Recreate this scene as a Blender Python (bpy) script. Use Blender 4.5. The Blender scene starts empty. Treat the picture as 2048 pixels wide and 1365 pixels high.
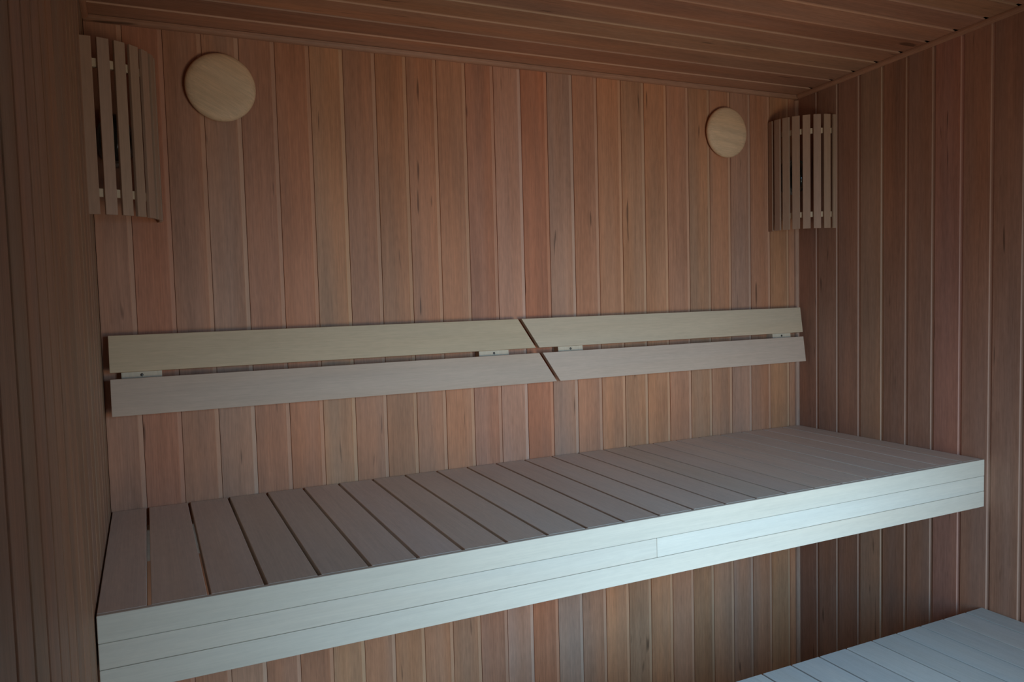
import bpy, bmesh, math, random
from mathutils import Matrix, Vector

random.seed(11)
scene = bpy.context.scene
COL = scene.collection

# ------------------------------------------------------------------ camera
W = 2.125            # room width (x), back wall at y = 0, room runs towards -y
YF = -2.36           # inner face of the front wall
CEIL0, CSL = 1.985, 0.058      # ceiling height at the back wall, rise per metre towards the front


def ceil_z(y):
    return CEIL0 - CSL * y


cam_d = bpy.data.cameras.new('camera')
cam = bpy.data.objects.new('camera', cam_d)
COL.objects.link(cam)
rows = ((0.90376913, 0.04918938, -0.42518438),
        (-0.42723074, 0.04336334, -0.90310216),
        (-0.02598562, 0.9978477, 0.06020566))
# camera axes in world space: looking into the far right corner, slightly down
m = Matrix(rows)
# world = R @ cam ; cam -z is the viewing direction
cam.matrix_world = Matrix.Translation((0.0946, -2.0, 1.3389)) @ m.to_4x4()
cam_d.sensor_width = 36.0
cam_d.lens = 1551.57 / 2048 * 36.0
cam_d.clip_start = 0.02
scene.camera = cam
scene.cycles.glossy_bounces = 2
scene.cycles.transmission_bounces = 4

# ------------------------------------------------------------------ world, daylight, exposure
world = bpy.data.worlds.new('world')
scene.world = world
world.use_nodes = True
bg = world.node_tree.nodes['Background']
bg.inputs[0].default_value = (0.55, 0.78, 1.0, 1)
bg.inputs[1].default_value = 0.4

WX0, WX1, WZ0, WZ1 = 0.79, 1.63, 0.12, 1.72        # unseen glazed opening in the front wall, sized for the light it admits


def daylight(name, z0, z1, tilt, energy, color, spread=180):
    """area light behind the window: sky (tilted down), ground (tilted up) or added fill (level)"""
    ld = bpy.data.lights.new(name, 'AREA')
    ld.shape = 'RECTANGLE'
    ld.size = WX1 - WX0 - 0.08
    ld.size_y = z1 - z0
    ld.energy = energy
    ld.color = color
    ld.spread = math.radians(spread)
    lo = bpy.data.objects.new(name, ld)
    COL.objects.link(lo)
    lo.location = ((WX0 + WX1) / 2, YF - 0.22, (z0 + z1) / 2)
    lo.rotation_euler = (math.radians(90 + tilt), 0, 0)       # shines towards +y


daylight('sky_light', 0.90, 1.66, -28, 14.5, (0.415, 0.70, 1.0), 86)
daylight('ground_light', 0.55, 1.00, 16, 4.8, (1.0, 0.79, 0.55), 100)
daylight('low_fill', 0.17, 0.52, 0, 2.2, (0.62, 0.84, 1.0), 90)  # added bluish fill that lifts the dark wall under the upper bench

vs = scene.view_settings
vs.view_transform = 'Standard'
vs.look = 'None'
vs.gamma = 1.0
vs.exposure = -0.08
vs.use_curve_mapping = False


# ------------------------------------------------------------------ materials
def wood(name, gain=(1.0, 1.0, 1.0), streak=0.35, fine=0.22, blotch=0.25, fleck=0.0, rough=0.6, warm=0.0, spec=0.25):
    """wood whose hue is each piece's own object colour; grain runs along the piece's local z"""
    mt = bpy.data.materials.new(name)
    mt.use_nodes = True
    nt = mt.node_tree
    N, L = nt.nodes, nt.links
    bs = N['Principled BSDF']
    bs.inputs['Roughness'].default_value = rough
    bs.inputs['Specular IOR Level'].default_value = spec
    tc = N.new('ShaderNodeTexCoord')
    oi = N.new('ShaderNodeObjectInfo')
    off = N.new('ShaderNodeVectorMath'); off.operation = 'SCALE'
    off.inputs[0].default_value = (37.0, 53.0, 91.0)
    L.new(oi.outputs['Random'], off.inputs['Scale'])
    add = N.new('ShaderNodeVectorMath'); add.operation = 'ADD'
    L.new(tc.outputs['Object'], add.inputs[0]); L.new(off.outputs[0], add.inputs[1])

    def noise(sc, detail=3.0, rough_=0.55, dist=0.0):
        mp = N.new('ShaderNodeMapping'); mp.inputs['Scale'].default_value = sc
        L.new(add.outputs[0], mp.inputs['Vector'])
        n = N.new('ShaderNodeTexNoise')
        n.inputs['Scale'].default_value = 1.0
        n.inputs['Detail'].default_value = detail
        n.inputs['Roughness'].default_value = rough_
        n.inputs['Distortion'].default_value = dist
        L.new(mp.outputs[0], n.inputs['Vector'])
        return n.outputs['Fac']

    def math_(op, a, b):
        n = N.new('ShaderNodeMath'); n.operation = op
        for i, v in enumerate((a, b)):
            if isinstance(v, (int, float)):
                n.inputs[i].default_value = v
            else:
                L.new(v, n.inputs[i])
        return n.outputs[0]

    def term(fac, amp):
        return math_('MULTIPLY', math_('SUBTRACT', fac, 0.5), amp * 2)

    n1 = noise((55, 55, 1.6), 3, 0.6, 0.4)
    n2 = noise((420, 420, 9), 1.5, 0.6)
    n3 = noise((9, 9, 2.6), 1, 0.5)
    s = math_('ADD', math_('ADD', term(n1, streak), term(n2, fine)), term(n3, blotch))
    nm = noise((160, 160, 34), 1, 0.6)
    s = math_('ADD', math_('ADD', s, term(nm, fine * 0.7)), 1.0)
    if fleck > 0:
        nf = noise((70, 70, 7), 1, 0.4)
        ramp = N.new('ShaderNodeMapRange')
        ramp.inputs['From Min'].default_value = 0.735
        ramp.inputs['From Max'].default_value = 0.79
        ramp.inputs['To Min'].default_value = 1.0
        ramp.inputs['To Max'].default_value = 1.0 - fleck
        L.new(nf, ramp.inputs['Value'])
        s = math_('MULTIPLY', s, ramp.outputs[0])
    col = N.new('ShaderNodeVectorMath'); col.operation = 'SCALE'
    gm = N.new('ShaderNodeVectorMath'); gm.operation = 'MULTIPLY'
    gm.inputs[1].default_value = gain
    L.new(oi.outputs['Color'], gm.inputs[0])
    L.new(gm.outputs[0], col.inputs[0]); L.new(s, col.inputs['Scale'])
    out = col.outputs[0]
    if warm:
        n4 = noise((16, 16, 1.1), 1, 0.5)
        tint = N.new('ShaderNodeMix'); tint.data_type = 'VECTOR'
        tint.inputs['A'].default_value = (1 - warm, 1.0, 1 + warm)
        tint.inputs['B'].default_value = (1 + warm, 1.0, 1 - warm)
        mr = N.new('ShaderNodeMapRange')
        mr.inputs['From Min'].default_value = 0.3; mr.inputs['From Max'].default_value = 0.7
        L.new(n4, mr.inputs['Value']); L.new(mr.outputs[0], tint.inputs['Factor'])
        mul = N.new('ShaderNodeVectorMath'); mul.operation = 'MULTIPLY'
        L.new(out, mul.inputs[0]); L.new(tint.outputs['Result'], mul.inputs[1])
        out = mul.outputs[0]
    L.new(out, bs.inputs['Base Color'])
    return mt


def plain(name, color, rough=0.5, metal=0.0, var=0.1, scale=40.0):
    mt = bpy.data.materials.new(name)
    mt.use_nodes = True
    nt = mt.node_tree
    bs = nt.nodes['Principled BSDF']
    bs.inputs['Roughness'].default_value = rough
    bs.inputs['Metallic'].default_value = metal
    n = nt.nodes.new('ShaderNodeTexNoise'); n.inputs['Scale'].default_value = scale
    tc = nt.nodes.new('ShaderNodeTexCoord')
    nt.links.new(tc.outputs['Object'], n.inputs['Vector'])
    mx = nt.nodes.new('ShaderNodeMix'); mx.data_type = 'RGBA'
    mx.inputs['A'].default_value = (*[c * (1 - var) for c in color], 1)
    mx.inputs['B'].default_value = (*[min(1, c * (1 + var)) for c in color], 1)
    nt.links.new(n.outputs['Fac'], mx.inputs['Factor'])
    nt.links.new(mx.outputs['Result'], bs.inputs['Base Color'])
    return mt


def clear_glass(name, tint=(0.95, 0.99, 1.0)):
    mt = bpy.data.materials.new(name)
    mt.use_nodes = True
    nt = mt.node_tree
    nt.nodes.remove(nt.nodes['Principled BSDF'])
    tr = nt.nodes.new('ShaderNodeBsdfTransparent'); tr.inputs[0].default_value = (*tint, 1)
    gl = nt.nodes.new('ShaderNodeBsdfGlossy'); gl.inputs['Roughness'].default_value = 0.03
    fr = nt.nodes.new('ShaderNodeFresnel'); fr.inputs[0].default_value = 1.45
    mx = nt.nodes.new('ShaderNodeMixShader')
    nt.links.new(fr.outputs[0], mx.inputs[0]); nt.links.new(tr.outputs[0], mx.inputs[1]); nt.links.new(gl.outputs[0], mx.inputs[2])
    nt.links.new(mx.outputs[0], nt.nodes['Material Output'].inputs[0])
    return mt


ONE = (1.0, 1.0, 1.0)
M_PLANK = wood('alder_plank', ONE, 0.24, 0.22, 0.24, 0.55, 0.55, 0.07)
M_TONGUE = wood('alder_tongue', (1.22, 1.40, 1.52), 0.12, 0.10, 0.12, 0.0, 0.6, 0.03)
M_BENCH = wood('aspen_bench', ONE, 0.09, 0.10, 0.07, 0.0, 0.55, 0.02)
M_FASCIA = wood('aspen_fascia', ONE, 0.08, 0.07, 0.06, 0.0, 0.5, 0.02)
M_SHADE = wood('aspen_shade', ONE, 0.14, 0.12, 0.10, 0.0, 0.6, 0.03)
M_DISC = wood('pine_disc', ONE, 0.30, 0.16, 0.10, 0.0, 0.55, 0.04)
M_BACKING = plain('dark_backing', (0.03, 0.02, 0.015), 0.9)
M_FLOOR = plain('floor_tile', (0.30, 0.28, 0.26), 0.5, 0, 0.15, 6)
M_SCREW = plain('screw_steel', (0.10, 0.09, 0.08), 0.45, 0.8)
M_CERAMIC = plain('lamp_ceramic', (0.30, 0.29, 0.26), 0.4, 0, 0.05)
M_GLASS = clear_glass('window_glass')
M_DOME = clear_glass('lamp_glass', (0.80, 0.84, 0.80))


# ------------------------------------------------------------------ mesh helpers
def mesh_from(name, verts, faces, mats, idx=None, smooth=False):
    me = bpy.data.meshes.new(name)
    me.from_pydata(verts, [], faces)
    bm = bmesh.new(); bm.from_mesh(me)
    bmesh.ops.recalc_face_normals(bm, faces=bm.faces)
    bm.to_mesh(me); bm.free()
    for mt in mats:
        me.materials.append(mt)
    if idx:
        for p, i in zip(me.polygons, idx):
            p.material_index = i
    if smooth:
        for p in me.polygons:
            p.use_smooth = True
    me.update()
    return me


def extrude_z(name, prof, length, mats, seg_mat=None, top=None, bottom=None):
    """closed profile in local x/y, swept along local z; top(x, y) may give a sloping end"""
    n = len(prof)
    vs_ = [(x, y, bottom(x, y) if bottom else 0) for x, y in prof] + [(x, y, top(x, y) if top else length) for x, y in prof]
    fs = [(i, (i + 1) % n, n + (i + 1) % n, n + i) for i in range(n)]
    idx = list(seg_mat) if seg_mat else [0] * n
    fs += [tuple(range(n)), tuple(range(n, 2 * n))]
    idx += [0, 0]
    return mesh_from(name, vs_, fs, mats, idx)


def box_mesh(name, sx, sy, sz, mat, bev=0.002, seg=2, origin=(0, 0, 0)):
    """box from origin to origin+size, rounded edges"""
    bm = bmesh.new()
    bmesh.ops.create_cube(bm, size=1.0)
    for v in bm.verts:
        v.co = Vector(((v.co.x + .5) * sx + origin[0], (v.co.y + .5) * sy + origin[1], (v.co.z + .5) * sz + origin[2]))
    if bev:
        bmesh.ops.bevel(bm, geom=bm.edges[:], offset=bev, segments=seg, affect='EDGES', profile=0.5)
    me = bpy.data.meshes.new(name)
    bm.to_mesh(me); bm.free()
    me.materials.append(mat)
    return me


def lathe(name, prof, mat, n=48):
    """profile (r, h) turned about local y, h along -y"""
    verts, faces = [], []
    for r, h in prof:
        for k in range(n):
            a = 2 * math.pi * k / n
            verts.append((r * math.cos(a), -h, r * math.sin(a)))
    for i in range(len(prof) - 1):
        for k in range(n):
            faces.append((i * n + k, i * n + (k + 1) % n, (i + 1) * n + (k + 1) % n, (i + 1) * n + k))
    faces.append(tuple(range(n)))
    faces.append(tuple(range((len(prof) - 1) * n, len(prof) * n)))
    me = mesh_from(name, verts, faces, [mat], smooth=True)
    return me


def put(name, me, parent=None, mat=None, color=None):
    o = bpy.data.objects.new(name, me)
    COL.objects.link(o)
    if parent is not None:
        o.parent = parent
    if mat is not None:
        o.matrix_local = mat
    if color is not None:
        o.color = (*color, 1)
    return o


def tag(o, label=None, cat=None, group=None, kind=None):
    if label: o['label'] = label
    if cat: o['category'] = cat
    if group: o['group'] = group
    if kind: o['kind'] = kind
    return o


def empty(name, loc=(0, 0, 0)):
    o = bpy.data.objects.new(name, None)
    COL.objects.link(o)
    o.location = loc
    o.empty_display_size = 0.05
    return o


def jit(c, v=0.08, h=0.04):
    k = 1 + random.uniform(-v, v)
    return (c[0] * k * (1 + random.uniform(-h, h)), c[1] * k, c[2] * k * (1 + random.uniform(-h, h)))


def axes(x, y, z, t):
    return Matrix(((x[0], y[0], z[0], t[0]), (x[1], y[1], z[1], t[1]), (x[2], y[2], z[2], t[2]), (0, 0, 0, 1)))


# ------------------------------------------------------------------ the room shell
PITCH = 0.0839
TH = 0.012        # plank thickness; faces of the walls lie on the room planes


def plank_profile(p, rebate=True):
    """face on local y = 0 looking to -y; rebated tongue on the +x side"""
    f = 0.0028
    pr = [(0.0003, TH), (0.0003, 0.0005), (0.0009, 0.0)]
    sm = [0, 0, 0]
    if rebate:
        pr += [(p - 0.0116, 0.0), (p - 0.0108, 0.0003), (p - 0.0092, f), (p - 0.0002, f), (p - 0.0002, TH)]
        sm += [0, 1, 1, 0, 0]
    else:
        pr += [(p - 0.001, 0.0), (p - 0.001, TH)]
        sm += [0, 0]
    return pr, sm


def plank_mesh(p, length, rebate=True, top=None, bottom=None):
    pr, sm = plank_profile(p, rebate)
    return extrude_z('plank', pr, length, [M_PLANK, M_TONGUE], sm, top, bottom)


# hue of the alder boards
A = (0.490, 0.226, 0.129)      # mid brown
O = (0.495, 0.216, 0.112)      # orange
R = (0.470, 0.196, 0.112)      # red
G = (0.485, 0.245, 0.154)      # greyish
D = (0.421, 0.189, 0.106)      # dark
Y = (0.485, 0.235, 0.125)      # yellow brown

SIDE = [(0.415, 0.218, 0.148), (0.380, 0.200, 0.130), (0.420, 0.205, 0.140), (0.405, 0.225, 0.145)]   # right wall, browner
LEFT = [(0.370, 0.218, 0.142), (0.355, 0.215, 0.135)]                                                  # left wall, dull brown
CEIL = [(0.455, 0.228, 0.140), (0.420, 0.205, 0.128), (0.450, 0.235, 0.140), (0.440, 0.205, 0.128)]

wall_back = put('wall_back', box_mesh('wall_back', W + 0.06, 0.03, 2.05, M_BACKING, 0, origin=(-0.03, TH, -0.03)))
tag(wall_back, 'back wall panelled with upright reddish brown alder boards', kind='structure')
V = (0.500, 0.180, 0.092)      # the one strong red board
back_cols = [A, R, A, G, A, O, Y, A, O, O, O, R, G, V, G, A, O, Y, O, A, Y, A, G, A, Y, A]
edges = [0.0] + [0.0764 + PITCH * k for k in range(25)]
edges = [e for e in edges if e < W - 0.02] + [W]
cache = {}
for i in range(len(edges) - 1):
    w = edges[i + 1] - edges[i]
    key = round(w, 4)
    if key not in cache:
        cache[key] = plank_mesh(w, CEIL0, i < len(edges) - 2)
    put('plank', cache[key], wall_back, Matrix.Translation((edges[i], 0, 0)), jit(back_cols[i % len(back_cols)], 0.07, 0.03))

wall_right = put('wall_right', box_mesh('wall_right', 0.03, -YF + 0.02, 2.16, M_BACKING, 0, origin=(W + TH, YF - 0.01, -0.03)))
tag(wall_right, 'right wall panelled with upright dark brown alder boards', kind='structure')
wall_left = put('wall_left', box_mesh('wall_left', 0.03, -YF + 0.02, 2.16, M_BACKING, 0, origin=(-TH - 0.03, YF - 0.01, -0.03)))
tag(wall_left, 'left wall panelled with upright dark brown alder boards', kind='structure')
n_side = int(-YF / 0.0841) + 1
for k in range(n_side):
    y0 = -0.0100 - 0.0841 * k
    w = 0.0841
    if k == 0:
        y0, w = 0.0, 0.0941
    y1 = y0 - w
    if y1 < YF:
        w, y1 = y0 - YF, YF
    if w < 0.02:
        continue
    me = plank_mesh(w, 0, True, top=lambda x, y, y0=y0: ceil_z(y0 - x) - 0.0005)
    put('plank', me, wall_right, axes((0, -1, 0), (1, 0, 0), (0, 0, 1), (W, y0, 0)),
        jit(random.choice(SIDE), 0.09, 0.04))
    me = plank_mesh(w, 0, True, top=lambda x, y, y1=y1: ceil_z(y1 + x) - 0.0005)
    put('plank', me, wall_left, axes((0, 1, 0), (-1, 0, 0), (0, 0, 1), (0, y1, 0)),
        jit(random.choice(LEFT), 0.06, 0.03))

# ceiling: boards along x, rising gently towards the front
cl = math.sqrt(1 + CSL * CSL)
cy = Vector((0, -1, CSL)) / cl          # along the slope, towards the front
cn = Vector((0, CSL, 1)) / cl           # up through the boards
ceil_len = -YF * cl
ceiling = put('ceiling', box_mesh('ceiling', W + 0.06, ceil_len + 0.02, 0.03, M_BACKING, 0, origin=(-0.03, -0.01, TH)),
              mat=axes((-1, 0, 0), cy, cn, (W, 0, CEIL0)))
tag(ceiling, 'low ceiling of brown alder boards running across the room', kind='structure')
inv = axes((-1, 0, 0), cy, cn, (W, 0, CEIL0)).inverted()
s = 0.0
k = 0
ceil_cols = [CEIL[q] for q in (0, 1, 0, 2, 0, 3, 0, 1, 2, 0)]
# the tongues stop a little short of the right wall, which leaves a small dark notch at every joint
full = plank_mesh(0.0842, W, bottom=lambda x, y: 0.022 if x > 0.0842 - 0.010 else 0.0)
while s < ceil_len - 0.01:
    w = min(0.0842, ceil_len - s)
    me = full if w > 0.0841 else plank_mesh(w, W)
    p0 = Vector((W, 0, CEIL0)) + cy * s
    put('plank', me, ceiling, inv @ axes(cy, cn, (-1, 0, 0), p0), jit(ceil_cols[k % 10], 0.06, 0.03))
    s += 0.0842
    k += 1

floor = put('floor', box_mesh('floor', W + 0.08, -YF + 0.5, 0.05, M_FLOOR, 0, origin=(-0.04, YF - 0.45, -0.05)))
tag(floor, 'plain tiled sauna floor below the benches', kind='structure')

# front wall behind the viewer: solid boards around one unseen window added for daylight
wall_front = put('wall_front', box_mesh('wall_front', W + 0.06, 0.05, WZ0, M_BACKING, 0, origin=(-0.03, YF - 0.07, 0)))
tag(wall_front, 'front wall of upright alder boards around the added window', kind='structure')
zt = ceil_z(YF)
put('backing', box_mesh('backing', W + 0.06, 0.05, zt + 0.03 - WZ1, M_BACKING, 0, origin=(-0.03, YF - 0.07, WZ1)), wall_front)
put('backing', box_mesh('backing', WX0 + 0.03, 0.05, WZ1 - WZ0, M_BACKING, 0, origin=(-0.03, YF - 0.07, WZ0)), wall_front)
put('backing', box_mesh('backing', W + 0.03 - WX1, 0.05, WZ1 - WZ0, M_BACKING, 0, origin=(WX1, YF - 0.07, WZ0)), wall_front)
fx = [W - PITCH * q for q in range(26)]


def front_plank(x1, w, z0, z1):
    # seen from inside: local x runs towards -x, face looks to +y
    put('plank', plank_mesh(w, z1 - z0), wall_front, axes((-1, 0, 0), (0, -1, 0), (0, 0, 1), (x1, YF, z0)), jit(A, 0.08, 0.04))


for x1 in fx:
    x0 = max(0.0, x1 - PITCH)
    if x1 - x0 < 0.02:
        continue
    if x0 >= WX1 or x1 <= WX0:
        front_plank(x1, x1 - x0, 0.0, zt)
    else:
        front_plank(x1, x1 - x0, 0.0, WZ0)
        front_plank(x1, x1 - x0, WZ1, zt)
        if x1 > WX1:
            front_plank(x1, x1 - WX1, WZ0, WZ1)
        if x0 < WX0:
            front_plank(WX0, WX0 - x0, WZ0, WZ1)

win = tag(empty('window_1', ((WX0 + WX1) / 2, YF - 0.03, WZ0)), 'unseen window added for daylight in the front wall behind the viewer', kind='structure')
wi = Matrix.Translation((-(WX0 + WX1) / 2, -(YF - 0.03), -WZ0))
ww, wh = WX1 - WX0, WZ1 - WZ0
put('window_frame', box_mesh('window_frame', ww, 0.05, 0.03, M_FASCIA, 0.002, origin=(WX0, YF - 0.06, WZ0)), win, wi, (0.6, 0.5, 0.4))
put('window_frame', box_mesh('window_frame', ww, 0.05, 0.03, M_FASCIA, 0.002, origin=(WX0, YF - 0.06, WZ1 - 0.03)), win, wi, (0.6, 0.5, 0.4))
put('window_frame', box_mesh('window_frame', 0.03, 0.05, wh - 0.06, M_FASCIA, 0.002, origin=(WX0, YF - 0.06, WZ0 + 0.03)), win, wi, (0.6, 0.5, 0.4))
put('window_frame', box_mesh('window_frame', 0.03, 0.05, wh - 0.06, M_FASCIA, 0.002, origin=(WX1 - 0.03, YF - 0.06, WZ0 + 0.03)), win, wi, (0.6, 0.5, 0.4))
put('pane', box_mesh('pane', ww - 0.06, 0.005, wh - 0.06, M_GLASS, 0, origin=(WX0 + 0.03, YF - 0.04, WZ0 + 0.03)), win, wi)

# ------------------------------------------------------------------ trim strips in the corners
TC = (0.44, 0.225, 0.140)


def bead(w, d, length):
    """quarter-round strip: local x = width along one surface, local -y = out of it, swept along z"""
    pr = [(0, 0)]
    for q in range(6):
        a = math.pi / 2 * q / 5
        pr.append((w * math.sin(a) ** 0.8, -d * math.cos(a) ** 0.8))
    return extrude_z('trim', pr, length, [M_PLANK])


# back wall / ceiling
t = put('trim_1', bead(0.013, 0.012, W - 0.002), mat=axes((0, 0, -1), (0, 1, 0), (1, 0, 0), (0.001, -0.0003, CEIL0 - 0.0006)), color=TC)
tag(t, 'slim wooden strip where the back wall meets the ceiling', kind='structure')
L2 = -YF * cl
t = put('trim_2', bead(0.013, 0.012, L2 - 0.03), mat=axes(-cn, (1, 0, 0), cy, Vector((W - 0.0003, 0, CEIL0 - 0.0006)) + cy * 0.014), color=TC)
tag(t, 'slim wooden strip where the right wall meets the ceiling', kind='structure')
t = put('trim_3', bead(0.012, 0.013, L2 - 0.03), mat=axes((1, 0, 0), cn, cy, Vector((0.0003, 0, CEIL0 - 0.0006)) + cy * 0.014), color=TC)
tag(t, 'slim wooden strip where the left wall meets the ceiling', kind='structure')
t = put('trim_4', bead(0.012, 0.010, CEIL0 - 0.018), mat=axes((-1, 0, 0), (0, 1, 0), (0, 0, 1), (W - 0.0003, -0.0003, 0.001)), color=(0.46, 0.265, 0.180))
tag(t, 'upright wooden strip in the corner of back wall and right wall', kind='structure')

# ------------------------------------------------------------------ benches
ASP = (0.76, 0.635, 0.525)
BZ, BY = 0.86, -0.667            # bench top height, front face
GAP = 0.0062


def slat_row(parent, x0, x1, first, pitch, gap, y0, y1, ztop, th, mat, col):
    cuts = [first + pitch * q for q in range(40) if first + pitch * q < x1 - 0.01]
    ed = [x0] + cuts + [x1]
    ms = {}
    for i in range(len(ed) - 1):
        a = ed[i] + (gap / 2 if i else 0)
        b = ed[i + 1] - (gap / 2 if i < len(ed) - 2 else 0)
        key = round(b - a, 4)
        if key not in ms:
            # local z = length, local x = width, face looks to local -y
            ms[key] = box_mesh('slat', b - a, th, y0 - y1, mat, 0.0008, 1)
        loc = parent.location
        put('slat', ms[key], parent, axes((1, 0, 0), (0, 0, -1), (0, 1, 0), (a - loc.x, y1 - loc.y, ztop - loc.z)), jit(col, 0.05, 0.02))


def bar(name, parent, x0, x1, y0, y1, z0, z1, mat, col, bev=0.002, along='x'):
    loc = parent.location
    if along == 'x':
        me = box_mesh(name, y1 - y0, z1 - z0, x1 - x0, mat, bev)
        return put(name, me, parent, axes((0, 1, 0), (0, 0, 1), (1, 0, 0), (x0 - loc.x, y0 - loc.y, z0 - loc.z)), col)
    if along == 'y':
        me = box_mesh(name, x1 - x0, z1 - z0, y1 - y0, mat, bev)
        return put(name, me, parent, axes((-1, 0, 0), (0, 0, 1), (0, 1, 0), (x1 - loc.x, y0 - loc.y, z0 - loc.z)), col)
    me = box_mesh(name, x1 - x0, y1 - y0, z1 - z0, mat, bev)
    return put(name, me, parent, Matrix.Translation((x0 - loc.x, y0 - loc.y, z0 - loc.z)), col)


ub = tag(empty('sauna_bench', (W / 2, BY / 2, 0.73)),
         'upper pale wooden bench across the back wall with a tall stepped front edge', 'bench')
slat_row(ub, 0.003, W - 0.002, 0.0768, 0.0897, GAP, -0.004, BY + 0.011, BZ, 0.024, M_BENCH, ASP)
for (z0, z1, c) in ((0.8156, BZ, ASP), (0.7736, 0.8150, None), (0.7310, 0.7730, ASP)):
    if c:
        bar('fascia_board', ub, 0.003, W - 0.002, BY, BY + 0.0105 if z0 > .8 else BY + 0.022, z0, z1, M_FASCIA, jit((0.735, 0.645, 0.525), 0.02, 0.01), 0.0012)
    else:
        bar('fascia_board', ub, 0.003, 1.049, BY + 0.0004, BY + 0.022, z0, z1, M_FASCIA, (0.715, 0.635, 0.525), 0.0012)
        bar('fascia_board', ub, 1.0494, W - 0.002, BY + 0.0004, BY + 0.022, z0, z1, M_FASCIA, (0.735, 0.670, 0.565), 0.0012)
# bearers under the slats
for (y0, y1) in ((-0.642, -0.608), (-0.110, -0.065)):
    bar('bearer', ub, 0.003, W - 0.002, y0, y1, 0.764, BZ - 0.0245, M_BENCH, ASP)

LZ, LY0, LY1 = 0.45, -0.664, -1.27
lb = tag(empty('sauna_bench', (W / 2, (LY0 + LY1) / 2, 0.32)),
         'lower slatted wooden bench in front, its pale boards lit bluish', 'bench')
LX0 = 0.95
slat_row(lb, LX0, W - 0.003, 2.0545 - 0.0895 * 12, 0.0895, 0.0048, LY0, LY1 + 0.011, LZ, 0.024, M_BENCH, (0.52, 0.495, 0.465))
bar('fascia_board', lb, LX0, W - 0.003, LY1, LY1 + 0.0105, 0.32, LZ, M_FASCIA, (0.68, 0.63, 0.56), 0.0012)
for (y0, y1) in ((-0.74, -0.69), (-1.00, -0.94), (-1.25, -1.20)):
    bar('bearer', lb, LX0 + 0.01, W - 0.003, y0, y1, 0.37, LZ - 0.0245, M_BENCH, ASP)
for (x, y) in ((LX0 + 0.03, -0.74), (LX0 + 0.03, -1.25), (W - 0.06, -0.74), (W - 0.06, -1.25)):
    bar('leg', lb, x, x + 0.05, y, y + 0.05, 0.0, 0.37, M_BENCH, ASP, 0.002, 'z')

# ------------------------------------------------------------------ backrests
# leaning frame: top edge nearer the wall than the bottom edge
P_TOP = Vector((0, -0.030, 1.2690))
P_BOT = Vector((0, -0.055, 1.0870))
up = (P_TOP - P_BOT).normalized()
H = (P_TOP - P_BOT).length
nrm = Vector((1, 0, 0)).cross(up)
if nrm.y > 0:
    nrm = -nrm


def diag(h, x_top=1.0425, x_bot=1.1500):
    return x_bot + (x_top - x_bot) * h / H


def rest_board(parent, xl, xr, h0, h1, th, col):
    """board between heights h0..h1 in the leaning plane; xl/xr give the ends at a height"""
    c = [(xl(h0), h0), (xr(h0), h0), (xr(h1), h1), (xl(h1), h1)]
    vs_ = []
    for d in (0, th):
        for x, h in c:
            p = P_BOT + up * h - nrm * d + Vector((x, 0, 0))
            vs_.append(p)
    cen = Vector((xl(h0), P_BOT.y, P_BOT.z))
    # local frame: z along world x so that the grain follows the board
    fr = axes((0, 0, 1), (0, 1, 0), (-1, 0, 0), cen)
    fr = axes(up, -nrm, up.cross(-nrm), cen)
    il = fr.inverted()
    vs_ = [il @ v for v in vs_]
    fs = [(0, 1, 2, 3), (4, 5, 6, 7), (0, 1, 5, 4), (1, 2, 6, 5), (2, 3, 7, 6), (3, 0, 4, 7)]
    me = mesh_from('board', [tuple(v) for v in vs_], fs, [M_BENCH])
    bm = bmesh.new(); bm.from_mesh(me)
    bmesh.ops.bevel(bm, geom=bm.edges[:], offset=0.0012, segments=2, affect='EDGES', profile=0.5)
    bm.to_mesh(me); bm.free()
    return put('board', me, parent, Matrix.Translation(parent.location).inverted() @ fr, col)


def rest_bracket(parent, x0, x1):
    """cleat between wall and boards, screwed through"""
    a = P_BOT + up * 0.012 - nrm * 0.0142
    b = P_BOT + up * (H - 0.012) - nrm * 0.0142
    pr = [(a.y, a.z), (b.y, b.z), (-0.0005, b.z), (-0.0005, a.z)]
    vs_ = [(x0, y, z) for y, z in pr] + [(x1, y, z) for y, z in pr]
    fs = [(0, 1, 2, 3), (4, 5, 6, 7)] + [(i, (i + 1) % 4, 4 + (i + 1) % 4, 4 + i) for i in range(4)]
    l = parent.location
    fr = Matrix.Translation((x0, 0, a.z))
    me = mesh_from('bracket', [(x - x0, y, z - a.z) for x, y, z in vs_], fs, [M_BENCH])
    br = put('bracket', me, parent, Matrix.Translation((-l.x, -l.y, -l.z)) @ fr, (0.62, 0.50, 0.37))
    mid = P_BOT + up * (H / 2) - nrm * 0.0142
    sc = lathe('screw', [(0.0001, 0.0012), (0.0022, 0.0012), (0.0034, 0.0006), (0.0034, -0.0002)], M_SCREW, 12)
    put('screw', sc, br, fr.inverted() @ axes((1, 0, 0), -nrm, Vector((1, 0, 0)).cross(-nrm), ((x0 + x1) / 2, mid.y, mid.z)))


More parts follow.
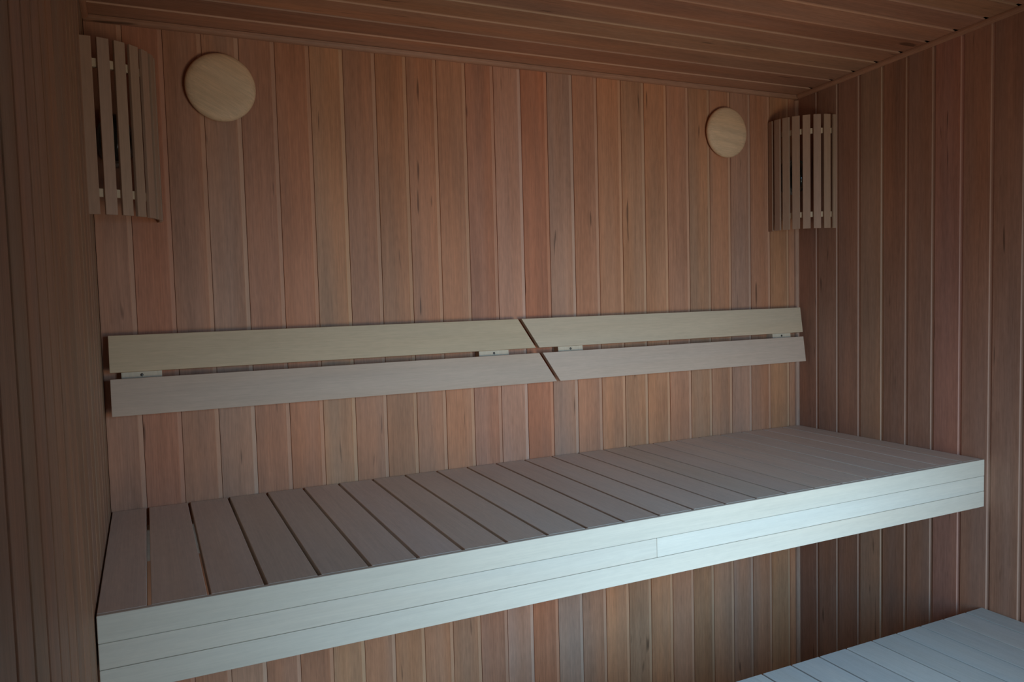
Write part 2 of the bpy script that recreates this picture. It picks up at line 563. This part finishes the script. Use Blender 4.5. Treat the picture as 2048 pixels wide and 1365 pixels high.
hb = 0.0845
for side in (0, 1):
    if side == 0:
        xl, xr = (lambda h: 0.0150), (lambda h: diag(h))
        lab = 'longer left wooden backrest of two boards, slanted at its right end'
        brs = ((0.0380, 0.1225), (0.9215, 1.0115))
        loc = (0.58, 0, 1.09)
    else:
        xl, xr = (lambda h: diag(h) + 0.0112), (lambda h: 2.1095)
        lab = 'right wooden backrest of two boards, slanted at its left end'
        brs = ((1.1700, 1.2520), (1.9860, 2.0660))
        loc = (1.62, 0, 1.09)
    br = tag(empty('backrest', loc), lab, 'backrest', 'backrests on the back wall')
    rest_board(br, xl, xr, H - hb, H, 0.014, ((0.60, 0.435, 0.275), (0.61, 0.455, 0.310))[side])
    rest_board(br, xl, xr, 0.0, hb, 0.014, ((0.56, 0.400, 0.295), (0.60, 0.435, 0.330))[side])
    for x0, x1 in brs:
        rest_bracket(br, x0, x1)

# ------------------------------------------------------------------ round vent covers
prof = [(0.001, 0.0285), (0.030, 0.0280), (0.055, 0.0262), (0.068, 0.0238), (0.0755, 0.0205), (0.0790, 0.0165),
        (0.0800, 0.0125), (0.0790, 0.0085), (0.0765, 0.0065), (0.001, 0.0065)]
disc_me = lathe('cover', prof, M_DISC, 64)
stem_me = lathe('stem', [(0.001, 0.0065), (0.030, 0.0065), (0.030, 0.0003), (0.001, 0.0003)], M_BENCH, 32)
for (x, z, rot, lab) in ((0.2826, 1.8475, -62, 'round domed wooden vent cover beside the left lamp shade'),
                         (1.8120, 1.8400, -85, 'round domed wooden vent cover beside the right lamp shade')):
    v = tag(empty('vent_cover', (x, 0, z)), lab, 'vent', 'round vent covers on the back wall')
    put('cover', disc_me, v, Matrix.Rotation(math.radians(rot), 4, 'Y'), (0.76, 0.52, 0.32))
    put('stem', stem_me, v, Matrix.Identity(4), (0.4, 0.3, 0.2))


# ------------------------------------------------------------------ corner lamps behind curved slatted shades
def corner_lamp(cx, cy_, r, sgn, z0, z1, lab):
    """sgn = -1: in the right corner (bulges to -x, -y); +1: in the left corner"""
    root = tag(empty('corner_lamp', (cx, cy_, z0)), lab, 'lamp', 'corner lamps with slatted wooden shades')
    h = z1 - z0
    sw, st = 0.0232, 0.0075
    sl = box_mesh('slat', sw, st, h, M_SHADE, 0.001, 2, origin=(-sw / 2, 0, 0))
    n = 8
    for q in range(n):
        a = math.radians(-10 + (101.0 - 3) * q / (n - 1))     # 0 = facing along x, 90 = facing -y
        nx, ny = sgn * math.cos(a), -math.sin(a)
        out = Vector((nx, ny, 0))
        side = Vector((0, 0, 1)).cross(-out)              # local x
        mt = axes(-side if False else side, -out, (0, 0, 1), (r * nx, r * ny, 0))
        # local y must point inwards (-out); keep a right-handed frame
        if mt.to_3x3().determinant() < 0:
            mt = axes(-side, -out, (0, 0, 1), (r * nx, r * ny, 0))
        put('slat', sl, root, mt, jit((0.43, 0.275, 0.19), 0.06, 0.03))
    # curved inner rails
    for zr in (0.125 * h, 0.86 * h):
        verts, faces = [], []
        m_ = 24
        for q in range(m_ + 1):
            a = math.radians(-8 + 97.0 * q / m_)
            for rr in (r - st - 0.0002, r - st - 0.009):
                for zz in (zr - 0.0085, zr + 0.0085):
                    verts.append((sgn * rr * math.cos(a), -rr * math.sin(a), zz))
        for q in range(m_):
            b = 4 * q
            for i0, i1 in ((0, 1), (1, 3), (3, 2), (2, 0)):
                faces.append((b + i0, b + i1, b + 4 + i1, b + 4 + i0))
        faces += [(0, 1, 3, 2), (4 * m_, 4 * m_ + 1, 4 * m_ + 3, 4 * m_ + 2)]
        put('rail', mesh_from('rail', verts, faces, [M_SHADE]), root, Matrix.Identity(4), (0.62, 0.47, 0.32))
    # lamp body on the back wall, with a glass dome
    bx = sgn * 0.048
    body = lathe('lamp_base', [(0.001, 0.034), (0.034, 0.034), (0.038, 0.030), (0.040, 0.0), (0.001, 0.0)], M_CERAMIC, 32)
    o = put('lamp_base', body, root, axes((1, 0, 0), (0, 1, 0), (0, 0, 1.5), (bx, -cy_ - 0.0004, 0.50 * h)))
    dome = lathe('glass_dome', [(0.001, 0.082), (0.014, 0.080), (0.024, 0.072), (0.030, 0.058), (0.032, 0.034)], M_DOME, 32)
    put('glass_dome', dome, root, axes((1, 0, 0), (0, 1, 0), (0, 0, 1.7), (bx, -cy_ - 0.0004, 0.50 * h)))
    return root


corner_lamp(2.1300, -0.033, 0.1345, -1, 1.5260, 1.8880, 'corner lamp behind a curved slatted wooden shade, far right corner')
corner_lamp(0.004, -0.033, 0.1375, 1, 1.5270, 1.8900, 'corner lamp behind a curved slatted wooden shade, left corner in shadow')
